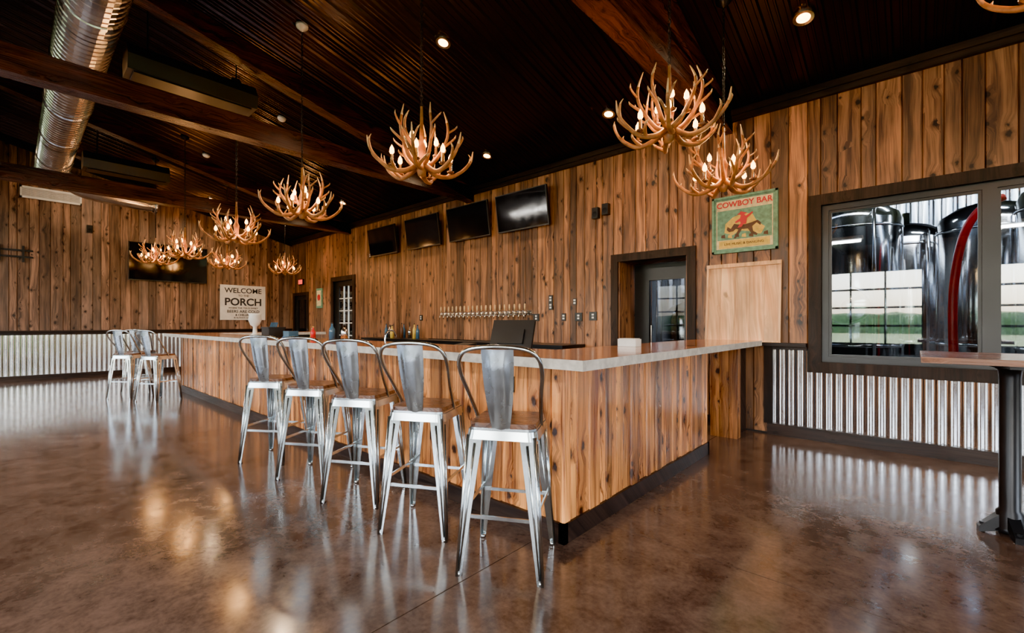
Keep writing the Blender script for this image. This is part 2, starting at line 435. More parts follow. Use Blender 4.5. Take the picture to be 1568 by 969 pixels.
# ------------------------------------------------------------------ BAR
mb=MB()
mb.mat=1
mb.bx(-10.4,-1.54,2.16,2.55,0,1.03); mb.bx(-1.9,-1.54,2.55,4.54,0,1.03); mb.bx(-10.4,-10.0,2.55,4.54,0,1.03)
mb.mat=0
ju=(.08,.10,.13,.07)
boards(mb,lambda h,z,d:(h,2.16-d,z),-10.42,-1.515,.11,lambda h:1.03,[],ju,.022,.010)
boards(mb,lambda h,z,d:(-1.54+d,h,z),2.138,4.56,.11,lambda h:1.03,[],ju,.022,.010)
boards(mb,lambda h,z,d:(-10.4-d,h,z),2.138,4.56,.11,lambda h:1.03,[],ju,.022,.006)
boards(mb,lambda h,z,d:(h,4.54+d,z),-1.9,-1.515,.11,lambda h:1.03,[],ju,.02,.002)
mb.mat=2; mb.col=(.3,.5,.2)
mb.bx(-10.44,-1.50,2.12,2.16,0,.115); mb.bx(-1.54,-1.50,2.12,4.57,0,.115); mb.bx(-10.44,-10.4,2.12,4.57,0,.115); mb.bx(-1.9,-1.5,4.54,4.575,0,.115)
mb.mat=0
for i,(a,b) in enumerate(((-1.74,-1.64),(-1.64,-1.54),(-1.54,-1.45))):
    mb.col=(R(),.25,.95); mb.bx(a+.002,b-.002,5.34,5.46,0,1.03)
mb.mat=2; mb.bx(-1.70,-1.50,5.46,5.86,0,1.0)
def edge(pts,step=.12,j=.005):
    out=[]
    n=len(pts)
    for i in range(n):
        a=Vector(pts[i]);b=Vector(pts[(i+1)%n]);L=(b-a).length;k=max(1,int(L/step))
        nr=Vector((b-a).orthogonal()).normalized()
        for q in range(k):
            p=a+(b-a)*q/k
            if q: p=p+nr*U(-j,j)
            out.append((p.x,p.y))
    return out
outl=[(-10.72,1.93),(-1.25,1.93),(-1.25,5.52),(-1.92,5.52),(-1.92,2.62),(-9.95,2.62),(-9.95,4.75),(-10.72,4.75)]
mb.mat=3
mb.col=(.3,.6,.4)
mb.prism(edge(outl,.14,.003),1.035,1.09,side=4)
mb.mat=5; mb.bx(-2.02,-1.90,2.122,2.14,.84,.94)
mb.obj('bar_counter',[M['bar'],M['black'],M['trim_x'],M['top'],M['topedge'],M['black']],fix=True)
# inner work counter
mb=MB(); mb.bx(-9.9,-1.96,2.64,3.18,.86,.92); mb.bx(-9.9,-1.96,2.64,2.68,.92,.98)
for x in (-9.8,-7.9,-5.9,-4,-2.05): 
    for y in (2.7,3.12): mb.cyl((x,y,0),(x,y,.86),.02,n=10)
mb.bx(-9.8,-2.0,2.7,3.12,.25,.28)
mb.obj('steel_work_counter',[M['steel']])
# back bar cabinet
mb=MB(); mb.bx(-9.3,-3.8,5.32,5.86,.08,.92); mb.bx(-9.25,-3.85,5.38,5.84,0,.08)
mb.mat=1; mb.bx(-9.34,-3.76,5.27,5.87,.92,.96)
mb.mat=0
for i in range(6):
    a=-9.25+i*.9
    mb.bx(a+.02,a+.88,5.30,5.32,.13,.88)
    mb.mat=2; mb.cyl((a+.8,5.28,.4),(a+.8,5.28,.62),.008,n=8); mb.bx(a+.79,a+.81,5.28,5.30,.42,.44);mb.bx(a+.79,a+.81,5.28,5.30,.58,.60); mb.mat=0
mb.obj('back_bar_cabinet',[M['black'],M['blackm'],M['steel']])
# taps
mb=MB(); mb.mat=0; mb.bx(-7.15,-4.78,5.83,5.878,1.42,1.50)
for i in range(20):
    x=-7.06+i*(2.2/19)
    mb.mat=1; mb.smooth=True
    mb.cyl((x,5.83,1.46),(x,5.74,1.46),.014,n=10)
    mb.lathe([(.020,0),(.023,.02),(.015,.05),(.011,.08)],(x,5.74,1.44),10)
    mb.tube([(x,5.74,1.45),(x,5.71,1.43),(x,5.70,1.36)],[.012,.012,.009],8)
    mb.mat=2
    mb.lathe([(.009,.07),(.014,.09),(.018,.14),(.015,.175),(.0,.185)],(x,5.735,1.43),10); mb.smooth=False
mb.obj('beer_tap_rail',[M['steel'],M['brass'],M['goldh']])
mb=MB(); mb.bx(-7.1,-4.8,5.45,5.8,.96,.985); 
mb.obj('drip_tray',[M['steel']])

# ------------------------------------------------------------------ stool
mb=MB(); mb.mat=0
mb.prism(rrect(.355,.355,.05),.725,.748)
def frus(w0,w1,z0,z1,r=.05):
    a=rrect(w0,w0,r);b=rrect(w1,w1,r);n=len(a)
    mb.add([(p[0],p[1],z0) for p in a]+[(p[0],p[1],z1) for p in b],[(i,(i+1)%n,n+(i+1)%n,n+i) for i in range(n)])
mb.smooth=True; frus(.378,.362,.690,.735); mb.smooth=False
mb.mat=1; mb.col=(.2,.6,.3); mb.prism(rrect(.345,.345,.05),.748,.772)
mb.mat=0
for sx in (-1,1):
    for sy in (-1,1):
        def pt(cx,cy,z): return (sx*cx,sy*cy,z)
        th=.005
        T=.176;B=.222;wt=.080;wb=.028
        zt=.71
        mb.hexa([pt(B,B,0),pt(B-wb,B,0),pt(B-wb,B-th,0),pt(B,B-th,0),pt(T,T,zt),pt(T-wt,T,zt),pt(T-wt,T-th,zt),pt(T,T-th,zt)])
        mb.hexa([pt(B,B,0),pt(B,B-wb,0),pt(B-th,B-wb,0),pt(B-th,B,0),pt(T,T,zt),pt(T,T-wt,zt),pt(T-th,T-wt,zt),pt(T-th,T,zt)])
        mb.smooth=True
        mb.tube([pt(B-.003,B-.003,0.0),pt(T-.003,T-.003,zt)],[.009,.010],8)
        for (i0,i1) in ((wb*.55,wt*.5),):
            mb.tube([pt(B-i0,B+.001,.03),pt(T-i1,T+.001,zt-.04)],[.004,.009],6)
            mb.tube([pt(B+.001,B-i0,.03),pt(T+.001,T-i1,zt-.04)],[.004,.009],6)
        mb.tube([pt(B-.014,B-.014,0),pt(B-.014,B-.014,.02)],[.016,.014],8)
        mb.smooth=False
def lx(z): return .222-(.222-.178)*z/.70
z=.30;q=lx(z)-.010
for a,b in (((-q,-q),(q,-q)),((-q,q),(q,q))): mb.bx(a[0],b[0],a[1]-.004,a[1]+.004,z-.009,z+.009)
z=.33;q=lx(z)-.010
for x in (-q,q): mb.bx(x-.004,x+.004,-q,q,z-.009,z+.009)
mb.bx(-.15,.15,-.006,.006,.69,.71); mb.bx(-.006,.006,-.15,.15,.69,.71)
mb.smooth=True
hp=[(-.172,.04,.70),(-.178,.0,.78),(-.192,-.09,.90),(-.212,-.180,1.03),(-.200,-.225,1.11),(-.14,-.245,1.152),(0,-.25,1.165)]
hp=hp+[(-p[0],p[1],p[2]) for p in hp[-2::-1]]
mb.tube(crom(hp,6),.0115,8)
mb.mat=2
nU,nV=12,12;vs=[];fs=[]
for side in (0,1):
    for j in range(nV+1):
        tt=j/nV; w=.046+.036*tt+ (.010*math.sin(tt*math.pi)); zz=.742+.41*tt; yy=-.172-.078*tt**.9
        for i in range(nU+1):
            s_=i/nU*2-1
            bulge=.014*(1-s_*s_)+ (.010 if abs(s_)<.55 and .10<tt<.88 else 0)
            vs.append((s_*w,yy-bulge*(.4+.6*tt)+side*.004,zz))
o=(nU+1)*(nV+1)
for side in (0,1):
    for j in range(nV):
        for i in range(nU):
            a=side*o+j*(nU+1)+i; fs.append((a,a+1,a+nU+2,a+nU+1))
mb.add(vs,fs); mb.smooth=False
stool_me=mb.obj('bar_stool',[M['galv'],M['seat'],M['slat']],link=False)
for (x,y,a) in ((-1.64,1.80,29),(-2.33,1.78,28),(-3.05,1.76,29),(-3.79,1.73,31),(-4.53,1.68,34),(-9.35,1.62,30),(-10.02,1.35,38),(-10.75,1.60,60)):
    inst('bar_stool',stool_me,(x,y,0),math.radians(a))

# ------------------------------------------------------------------ chandelier
random.seed(21)
mb=MB(); mb.smooth=True
def antler(pts,r0,tines):
    c=crom(pts,5); n=len(c)
    rad=[r0*(1-.66*(i/(n-1))) for i in range(n)]
    mb.mat=0; k=int(n*.78); mb.tube(c[:k+1],rad[:k+1],8); mb.mat=1; mb.tube(c[k:],[max(a*(1-.7*j/(n-k)),.002) for j,a in enumerate(rad[k:])],8)
    for (ti,dirv,L) in tines:
        i=int(ti*(n-1)); p=c[i]; d=Vector(dirv).normalized()
        out=Vector((p.x,p.y,0)); out=out.normalized() if out.length>0 else Vector((1,0,0))
        q=[p,p+d*L*.35+out*L*.12,p+d*L*.72+out*L*.14,p+d*L+out*L*.0]
        cc=crom(q,4); m_=len(cc); rr=rad[i]*.85
        mb.mat=0; k=int(m_*.65)
        mb.tube(cc[:k+1],[rr*(1-.5*(a/(m_-1))) for a in range(k+1)],7)
        mb.mat=1; mb.tube(cc[k:],[max(rr*(1-.5*(a/(m_-1)) - (.42*((a-k)/(m_-1-k)))),.0015) for a in range(k,m_)],7)
mb.lathe([(0,-.30),(.03,-.29),(.045,-.24),(.03,-.20),(.03,-.1),(.04,-.05),(.02,0),(.010,.30)],(0,0,0),12)
def candle(cp):
    mb.mat=3; mb.lathe([(.0,-.01),(.028,0),(.032,.012),(.014,.012),(.013,.09),(0,.09)],cp,10)
    mb.mat=2; mb.lathe([(.008,.09),(.021,.112),(.017,.14),(.0,.172)],cp,8)
for k in range(6):
    a=k*math.pi/3+U(-.12,.12); ca,sa=math.cos(a),math.sin(a); side=U(-.5,.5)
    def q(r,z,o=0): return (r*ca-o*sa,r*sa+o*ca,z)
    pts=[q(.03,-.20),q(.14,-.27,.02),q(.26,-.27,.05*side),q(.37,-.20,.09*side),q(.43,-.12,.12*side),q(.45,-.03,.10*side)]
    antler(pts,.024,[(.35,(ca*.3-sa*.7,sa*.3+ca*.7,.6),.14),(.55,(ca*.5+sa*.5,sa*.5-ca*.5,.8),.15),(.75,(ca*.1-sa*.5,sa*.1+ca*.5,1),.13)])
    candle(q(.25,-.24,.05*side))
for k in range(7):
    a=k*2*math.pi/7+.4+U(-.2,.2); ca,sa=math.cos(a),math.sin(a); s2=U(-1,1); sc=U(.8,1.08)
    def q(r,z,o=0): return (r*ca-o*sa,r*sa+o*ca,-.2+(z+.2)*sc)
    pts=[q(.03,-.20),q(.10,-.18,.02*s2),q(.18,-.08,.05*s2),q(.225,.03,.08*s2),q(.22,.13,.09*s2),q(.19,.23,.06*s2)]
    antler(pts,.020,[(.45,(ca*.9+sa*.3,sa*.9-ca*.3,.8),.14),(.65,(ca*.8-sa*.5,sa*.8+ca*.5,.9),.12)])
    if k%3==0: candle(q(.12,-.10,-.05))
mb.smooth=False
ch_me=mb.obj('antler_chandelier',[M['bone'],M['bonet'],M['bulb'],M['seat']],link=False)
CH=[(-1.33,3.2,2.88,.95),(-1.30,4.35,2.78,1.0),(-3.13,2.33,2.83,1),(-5.33,2.26,2.80,1),(-7.3,2.16,2.74,1),(-10.2,2.16,2.79,.98),(-12.2,2.06,2.84,.95),(-11.8,3.3,2.81,.93),(-12.0,4.65,2.81,.93),(.66,3.42,3.20,1)]
for i,(x,y,z,sc) in enumerate(CH):
    o=inst('antler_chandelier',ch_me,(x,y,z),i*1.13,sc)
    top=(cz(y)-.03-z)/sc
    c=MB(); c.smooth=True
    zz=.28;k=0
    while zz<top-.05:
        c.torus((0,0,zz+.025),.012,.0030,'y' if k%2 else 'x',1,1.9,n=10,m=5); zz+=.036;k+=1
    c.tube([(0.006,0,.28),(.004,.004,(.3+top)/2),(0.006,0,top-.02)],.0025,5)
    c.mat=1; c.lathe([(.0,top-.07),(.02,top-.06),(.065,top-.02),(.07,top+.01)],(0,0,0),16)
    c.obj('chain',[M['blackm'],M['white'] if i==3 else M['blackm']],parent=o)
    l=bpy.data.lights.new('bulb_light','POINT'); l.energy=38; l.color=(1,.48,.15); l.shadow_soft_size=.12
    lo=bpy.data.objects.new('bulb_light',l); lo.location=(0,0,-.06); lo.parent=o; S.collection.objects.link(lo)

# recessed downlights
CANS=[(-.76,4.87),(-2.97,5.2),(-5.2,5.18),(-7.45,5.15),(-9.78,5.07),(-12.2,5.1),(1.6,4.9),(-4.01,3.29),(-8.6,3.3),(3.5,3.3),(3.5,-2.5),(-4,-2.5),(-8.6,-2.5),(-12.5,-2.5),(-13.4,1.4),(-13.4,3.4),(0,-3.4)]
for (x,y) in CANS:
    z=cz(y)-.02
    mb=MB(); mb.mat=0; mb.lathe([(.055,-.012),(.085,-.016),(.09,.0),(.09,.02)],(0,0,0),20)
    mb.mat=1; mb.lathe([(.0,-.013),(.056,-.013)],(0,0,0),20)
    o=mb.obj('recessed_downlight',[M['brass'],M['can']]); o.location=(x,y,z-.012)
    o.rotation_euler=(-math.atan(.25) if y>RIDGE else math.atan(.25),0,0)
    l=bpy.data.lights.new('downlight_lamp','SPOT'); l.energy=155; l.color=(1,.69,.40); l.spot_size=math.radians(150); l.spot_blend=.9; l.shadow_soft_size=.05
    lo=bpy.data.objects.new('downlight_lamp',l); lo.location=(0,0,-.04); lo.parent=o; S.collection.objects.link(lo)
for (x,y) in ((-7.6,2.9),(-10.6,2.6)):
    mb=MB(); mb.smooth=True; mb.lathe([(.0,-.05),(.04,-.05),(.06,-.03),(.065,0)],(0,0,0),20)
    o=mb.obj('smoke_detector',[M['white']]); o.location=(x,y,cz(y)-.03); o.rotation_euler=(-math.atan(.25),0,0)

# ------------------------------------------------------------------ TVs
def tv(name,w,h,loc,rz=0,tilt=8):
    mb=MB(); mb.mat=0; mb.box((0,0,0),(w,.045,h)); mb.mat=1; mb.box((0,-.0235,.004),(w-.03,.003,h-.035))
    mb.mat=0; mb.box((0,.04,0),(.30,.04,.25)); mb.box((0,.08,0),(.06,.06,.06))
    o=mb.obj(name,[M['black'],M['screen']]); o.location=loc; o.rotation_euler=(math.radians(tilt),0,rz); return o
for x in (-9.23,-7.70,-6.29,-4.95): tv('television',1.13,.64,(x,YB-.145,3.20))
tv('television',1.66,.95,(XL+.14,2.73,2.84),math.radians(90),3)
mb=MB(); mb.bx(XL+.02,XL+.05,-.35,.3,2.72,2.76);mb.bx(XL+.02,XL+.05,-.35,.3,2.86,2.90)
for y in (-.2,.15): mb.bx(XL+.05,XL+.08,y-.02,y+.02,2.62,2.98)
mb.obj('tv_wall_mount',[M['black']])
mb=MB(); mb.bx(XL+.02,XL+.05,.10,1.08,4.05,4.09);mb.bx(XL+.02,XL+.05,.10,1.08,4.27,4.31);mb.bx(XL+.02,XL+.05,.10,.13,4.05,4.31);mb.bx(XL+.02,XL+.05,1.05,1.08,4.05,4.31)
for k in range(9): mb.bx(XL+.022,XL+.04,.12,1.06,4.095+k*.02,4.105+k*.02)
mb.obj('vent_grille',[M['white']])

def text(body,size,loc,rot,m,parent,ext=.002,align='CENTER',sx=1,off=0):
    cu=bpy.data.curves.new('text','FONT'); cu.body=body; cu.size=size; cu.extrude=ext; cu.align_x=align; cu.align_y='CENTER'; cu.offset=off
    cu.materials.append(m); o=bpy.data.objects.new('lettering',cu); o.location=loc; o.rotation_euler=rot; o.scale=(sx,1,1); o.parent=parent; S.collection.objects.link(o)
mb=MB(); mb.bx(XL+.02,XL+.05,3.90,5.08,1.38,2.38); ps=mb.obj('porch_sign',[M['signw']])
rt=(math.pi/2,0,math.pi/2); xx=XL+.053
for b,sz,zz,o_ in (('WELCOME',.20,2.22,.003),('TO THE',.08,2.08,.001),('PORCH',.29,1.89,.008),('WHERE THE TEA IS SWEET',.065,1.72,.001),('BEERS ARE COLD',.11,1.62,.002),('& CHILLING',.08,1.52,.002),('IS ALWAYS GOOD',.06,1.44,.001)):
    text(b,sz,(xx,4.49,zz),rt,M['ink'],ps,off=o_)
# cowboy sign
mb=MB(); x0,x1,z0,z1=-1.88,-1.16,2.14,2.83; yb=YB-.022
mb.mat=0; mb.bx(x0,x1,yb-.03,yb,z0,z1)
mb.mat=1; mb.bx(x0+.05,x1-.05,yb-.033,yb-.03,z0+.05,z1-.05)
for (a,b,c_,d_) in ((x0,x1,z0,z0+.025),(x0,x1,z1-.025,z1),(x0,x0+.025,z0,z1),(x1-.025,x1,z0,z1)): mb.mat=0; mb.bx(a,b,yb-.045,yb-.03,c_,d_)
def flat(pts,m,dy,cx,cz_,sc):
    n=len(pts); mb.mat=m
    mb.add([(cx+p[0]*sc,yb-dy,cz_+p[1]*sc) for p in pts],[tuple(range(n))])
cx=(x0+x1)/2
mb.mat=0; mb.bx(x0+.06,x1-.06,yb-.035,yb-.03,z0+.16,z1-.17)
flat([(-.9,-.3),(-.5,-.45),(-.2,-.25),(.3,-.35),(.8,-.5),(.95,-.2),(.6,.1),(.4,.5),(0,.6),(-.5,.45),(-.85,.15)],4,.036,cx,2.46,.24)
flat([(-.75,-.1),(-.95,.05),(-1.0,-.15),(-.85,-.3),(-.6,-.28),(-.45,-.15),(-.3,-.2),(-.45,-.5),(-.6,-.75),(-.45,-.75),(-.25,-.45),(-.1,-.2),(.25,-.22),(.45,-.55),(.75,-.7),(.8,-.6),(.55,-.4),(.5,-.1),(.75,.1),(.95,-.1),(1.0,.05),(.8,.25),(.45,.15),(.1,.08),(-.3,.12),(-.55,.2)],3,.038,cx,2.45,.19)
flat([(-.15,.1),(.15,.1),(.2,.45),(.55,.75),(.5,.82),(.12,.6),(.05,.72),(.22,.78),(.0,.86),(-.15,.92),(-.25,.82),(-.38,.76),(-.15,.7),(-.2,.5),(-.5,.3),(-.45,.22),(-.2,.3)],2,.040,cx,2.45,.19)
flat([(-.35,-.1),(-.1,-.05),(0,.12),(-.2,.15)],2,.041,cx,2.45,.19)
for k in range(7):
    flat([(-.5,-.3),(.5,-.5),(.4,.5),(-.4,.3)],3+(k%2),.037,x0+.13+k*.078,2.34+U(-.01,.02),.05)
mb.mat=4; mb.bx(x0+.08,x1-.08,yb-.036,yb-.03,z0+.06,z0+.15)
cs=mb.obj('cowboy_bar_sign',[M['green'],M['cream'],M['red'],M['horse'],M['yellow']],fix=False)
text('COWBOY BAR',.092,(cx,yb-.037,z1-.105),(math.pi/2,0,0),M['red'],cs,off=.0018)
text('LIVE MUSIC & DANCING',.040,(cx,yb-.038,z0+.105),(math.pi/2,0,0),M['horse'],cs)
# pine board leaning on ledge
mb=MB(); mb.mat=0
mb.M=Matrix.Translation((-1.53,YB-.13,1.061))@Matrix.Rotation(math.radians(-5),4,'X')
for k in range(5):
    mb.col=(R(),R(),R()); mb.bx(-.40+k*.16,-.40+(k+1)*.16-.002,0,.018,0,.93)
mb.col=(R(),.5,R()); mb.bx(-.41,.41,-.03,.0,.90,.945); mb.bx(-.41,-.385,-.02,.0,0,.9); mb.bx(.385,.41,-.02,.0,0,.9)
mb.bx(-.40,.40,-.03,0,0,.02)
mb.obj('pine_menu_board',[M['ply']])

# ------------------------------------------------------------------ right window, doors
def frame(name,P,a,b,c,d,w,dep,m,bottom=True,base=.02):
    mb=MB()
    def q(h0,h1,z0,z1):
        p0=P(h0,z0,base);p1=P(h1,z1,base+dep)
        xs_=sorted((p0[0],p1[0]));ys_=sorted((p0[1],p1[1]));mb.col=(R(),.5,R()); mb.bx(xs_[0],xs_[1],ys_[0],ys_[1],z0,z1)
    q(a-w,a,c-(w if bottom else 0),d+w); q(b,b+w,c-(w if bottom else 0),d+w); q(a,b,d,d+w)
    if bottom: q(a,b,c-w,c)
    return mb.obj(name,[m])
frame('trim_window_back',PB,-.75,1.80,.86,2.56,.115,.045,M['trim_z'])
mb=MB(); Y0=YB-.005;Y1=YB+.07
for (a,b,c_,d_) in ((-.75,1.80,.86,.92),(-.75,1.80,2.50,2.56),(-.75,-.69,.92,2.5),(1.74,1.80,.92,2.5),(.46,.555,.92,2.5)): mb.bx(a,b,Y0,Y1,c_,d_)
for (a,b) in ((-.69,.46),(.555,1.74)):
    for (p,q_,r_,s_) in ((a,b,.92,.945),(a,b,2.475,2.5),(a,a+.025,.945,2.475),(b-.025,b,.945,2.475)): mb.bx(p,q_,Y0+.02,Y1-.02,r_,s_)
mb.mat=1; mb.bx(-.69,1.74,YB+.03,YB+.036,.92,2.5)
mb.obj('window_1',[M['black'],M['glassr']])
frame('trim_doorway',PB,-3.2,-2.2,0,2.17,.11,.03,M['trim_z'],False)
mb=MB(); mb.bx(-3.36,-3.2,YB+.16,7.0,0,2.4); mb.bx(-2.2,-2.04,YB+.16,7.0,0,2.4); mb.bx(-3.36,-2.04,YB+.16,7.0,2.17,2.33)
for x in (-3.2,-2.2): mb.bx(x-.001 if x<-3 else x-.02,x+.02 if x<-3 else x+.001,YB-.02,YB+.16,0,2.17)
mb.obj('wall_hallway',[M['wall']])
mb=MB(); y0,y1=6.35,6.42
for (a,b,c_,d_) in ((-3.18,-3.05,0,2.16),(-2.32,-2.21,0,2.16),(-3.05,-2.32,2.02,2.16),(-3.05,-2.32,0,.25),(-3.05,-2.95,.25,2.02),(-2.42,-2.32,.25,2.02),(-2.95,-2.42,1.92,2.02)): mb.bx(a,b,y0,y1,c_,d_)
mb.mat=1; mb.bx(-2.95,-2.42,6.38,6.39,.25,1.92)
mb.mat=2; mb.cyl((-2.90,6.32,.95),(-2.90,6.32,1.25),.012,n=10); mb.bx(-2.91,-2.89,6.32,6.35,.97,.99);mb.bx(-2.91,-2.89,6.32,6.35,1.21,1.23)
mb.obj('door_1',[M['black'],M['glassd'],M['steel']])
mb=MB(); mb.bx(-3.2,-2.2,YB,6.6,-.15,0); mb.obj('floor_hallway',[M['floor']])
frame('trim_door_exterior',PB,-11.85,-10.80,0,2.42,.12,.03,M['trim_z'],False)
mb=MB(); y0,y1=5.93,5.98
for (a,b,c_,d_) in ((-11.85,-11.65,0,2.42),(-10.95,-10.8,0,2.42),(-11.65,-10.95,2.28,2.42),(-11.65,-10.95,0,.3)): mb.bx(a,b,y0,y1,c_,d_)
mb.mat=2
for k in range(1,3): mb.bx(-11.65+k*.233-.012,-11.65+k*.233+.012,y0+.01,y1-.01,.3,2.28)
for k in range(1,6): mb.bx(-11.65,-10.95,y0+.01,y1-.01,.3+k*.33-.012,.3+k*.33+.012)
mb.mat=1; mb.bx(-11.65,-10.95,5.95,5.956,.3,2.28)
mb.obj('door_2',[M['black'],M['glass'],M['white']])
frame('trim_door_far',PB,-14.38,-13.5,0,2.12,.1,.03,M['trim_z'],False)
mb=MB(); mb.bx(-14.38,-13.5,5.94,5.99,0,2.12); mb.mat=1; mb.bx(-14.25,-13.63,5.935,5.94,.9,2.0); mb.mat=2; mb.cyl((-13.6,5.90,1),(-13.6,5.90,1.15),.012,n=8)
mb.obj('door_3',[M['black'],M['screen'],M['steel']])
mb=MB(); mb.bx(-14.0,-13.7,5.82,5.878,2.45,2.62); mb.mat=1; mb.bx(-13.98,-13.72,5.815,5.82,2.47,2.60); mb.obj('exit_sign',[M['black'],M['exitred']])
mb=MB(); mb.bx(-12.85,-12.5,5.85,5.878,1.72,2.28); mb.mat=1; mb.bx(-12.80,-12.55,5.845,5.85,1.78,2.22); mb.mat=2; mb.lathe([(0,0),(.09,0),(.09,-.004),(0,-.004)],(-12.675,5.845,2.02),20,'y')
mb.obj('framed_picture',[M['green'],M['cream'],M['red']])
for x,z in ((-3.55,2.93),(-3.38,2.96)):
    mb=MB(); mb.bx(x-.05,x+.05,5.80,5.878,z-.08,z+.08); mb.mat=1; mb.lathe([(.0,0),(.036,0),(.04,-.004),(.0,-.006)],(x,5.80,z-.02),16,'y')
    mb.obj('wall_speaker',[M['black'],M['blackm']])
mb=MB(); mb.bx(XL+.02,XL+.12,1.16,1.26,3.42,3.60); mb.mat=1; mb.lathe([(0,0),(.03,0),(.03,.006),(0,.006)],(XL+.12,1.21,3.49),14,'x'); mb.obj('wall_speaker',[M['black'],M['blackm']])
for (x,z,w,h) in ((-4.42,1.62,.08,.24),(-4.72,1.38,.12,.12),(-4.16,1.38,.08,.12),(-3.88,1.38,.13,.13),(-3.62,1.39,.13,.13),(-9.95,2.95,.07,.12),(-7.9,1.4,.1,.12),(-3.95,1.62,.06,.1)):
    mb=MB(); mb.bx(x-w/2,x+w/2,5.862,5.878,z-h/2,z+h/2); mb.mat=1
    n=2 if h>.2 else 1
    for k in range(n): 
        zz=z+(k-.5*(n-1))*.12
        for s_ in (-.022,.022): mb.bx(x-.018,x+.018,5.857,5.862,zz+s_-.014,zz+s_+.014)
    mb.obj('wall_outlet',[M['black'],M['white']])

# ------------------------------------------------------------------ pub table
mb=MB(); mb.mat=0
tx,ty=.43,4.02
for k in range(5):
    mb.col=(R(),U(.4,.8),R()); mb.bx(tx-.40,tx+.40,ty-.40+k*.16,ty-.40+(k+1)*.16-.001,1.045,1.08)
mb.mat=1; mb.bx(tx-.28,tx+.28,ty-.03,ty+.03,1.02,1.045); mb.bx(tx-.03,tx+.03,ty-.28,ty+.28,1.02,1.045)
mb.smooth=True; mb.lathe([(.09,1.02),(.052,1.0),(.048,.95),(.048,.16),(.062,.14),(.062,.05),(.08,.03)],(tx,ty,0),20); mb.smooth=False
for k in range(4):
    a=k*math.pi/2+.2; ca,sa=math.cos(a),math.sin(a)
    q=lambda r,z,o:(tx+r*ca-o*sa,ty+r*sa+o*ca,z)
    mb.hexa([q(.03,.03,-.03),q(.14,.0,-.022),q(.14,.0,.022),q(.03,.03,.03),q(.03,.15,-.03),q(.14,.035,-.022),q(.14,.035,.022),q(.03,.15,.03)])
    mb.cyl(q(.12,0,0),q(.12,.06,0),.014,n=8)
mb.obj('pub_table',[M['tabletop'],M['blackm']])

# ------------------------------------------------------------------ counter items
def pos(x,y,z,rz):
    mb=MB(); mb.M=Matrix.Rotation(rz,4,'Z'); mb.bx(-.13,.13,-.10,.12,0,.02); mb.bx(-.03,.03,.0,.03,.02,.14)
    mb.M=Matrix.Rotation(rz,4,'Z')@Matrix.Translation((0,0,.25))@Matrix.Rotation(math.radians(-24),4,'X')
    mb.box((0,0,0),(.40,.035,.29)); mb.box((0,-.025,-.02),(.24,.03,.14)); mb.mat=1; mb.box((0,.019,0),(.37,.003,.26))
    o=mb.obj('cash_register_monitor',[M['black'],M['screen']]); o.location=(x,y,z)
pos(-2.69,3.0,.921,math.radians(20))
mb=MB(); mb.bx(-.1,.1,-.09,.09,0,.10); mb.hexa([(-.1,-.09,.10),(.1,-.09,.10),(.1,.09,.10),(-.1,.09,.10),(-.09,-.05,.15),(.09,-.05,.15),(.09,.08,.17),(-.09,.08,.17)]); mb.mat=1; mb.bx(-.05,.05,-.10,-.09,.03,.06)
o=mb.obj('receipt_printer',[M['black'],M['blackm']]); o.location=(-3.25,2.92,.921)
mb=MB(); mb.bx(-.08,.08,-.05,.05,0,.012); mb.bx(-.07,.07,-.045,.045,.012,.065); mb.bx(-.08,-.07,-.05,.05,.012,.06); mb.bx(.07,.08,-.05,.05,.012,.06)
o=mb.obj('napkin_stack',[M['white']]); o.location=(-1.75,3.40,1.091)
mb=MB(); mb.smooth=True; mb.lathe([(.0,0),(.06,0),(.06,.02),(.03,.05),(.025,.14),(.06,.17),(.085,.24),(.075,.30),(.085,.33),(.07,.33),(.055,.25),(0,.2)],(0,0,0),24)
o=mb.obj('white_vase',[M['white']]); o.location=(-6.98,2.3,1.091)
mb=MB(); mb.bx(-.13,.13,-.10,.10,0,.12); mb.bx(-.14,.14,-.11,.11,.12,.14); mb.mat=1
for k in range(5): mb.cyl((-.1+k*.05,0,.14),(-.1+k*.05,0.02,.20),.008,n=8)
o=mb.obj('condiment_caddy',[M['black'],M['blue']]); o.location=(-6.45,2.35,1.091)
mb=MB(); mb.bx(-.10,.10,-.07,.07,0,.015); mb.bx(-.09,.09,-.06,.06,.015,.09); o=mb.obj('napkin_dispenser',[M['blue']]); o.location=(-6.0,2.4,1.091)
def bottle(name,x,y,z,h,r,m,cap):
    mb=MB(); mb.smooth=True; mb.lathe([(0,0),(r,0),(r,h*.55),(r*.9,h*.62),(r*.35,h*.78),(r*.32,h*.93)],(0,0,0),16); mb.mat=1; mb.lathe([(r*.38,h*.93),(r*.38,h),(0,h)],(0,0,0),12)
    o=mb.obj(name,[m,cap]); o.location=(x,y,z)
bottle('sauce_bottle',-4.98,2.45,1.091,.2,.035,M['blue'],M['black'])
bottle('sauce_bottle',-4.75,2.48,1.091,.18,.04,M['steel'],M['black'])
bottle('sauce_bottle',-5.4,2.42,1.091,.15,.03,M['red'],M['yellow'])
bottle('sauce_bottle',-5.5,2.46,1.091,.13,.03,M['yellow'],M['white'])
for k in range(9): bottle('liquor_bottle',-8.9+k*.15+U(-.02,.02),5.6+U(-.1,.1),.961,U(.26,.33),.038,[M['blue'],M['horse'],M['steel'],M['yellow']][k%4],M['black'])
mb=MB(); mb.smooth=True; mb.tube(crom([(0,0,0),(0,0,.2),(0,.04,.27),(0,.11,.27),(0,.14,.2)],5),.011,8); mb.lathe([(.03,0),(.03,.015),(.015,.03)],(0,0,0),14)
o=mb.obj('sink_faucet',[M['steel']]); o.location=(-4.4,2.78,.921)

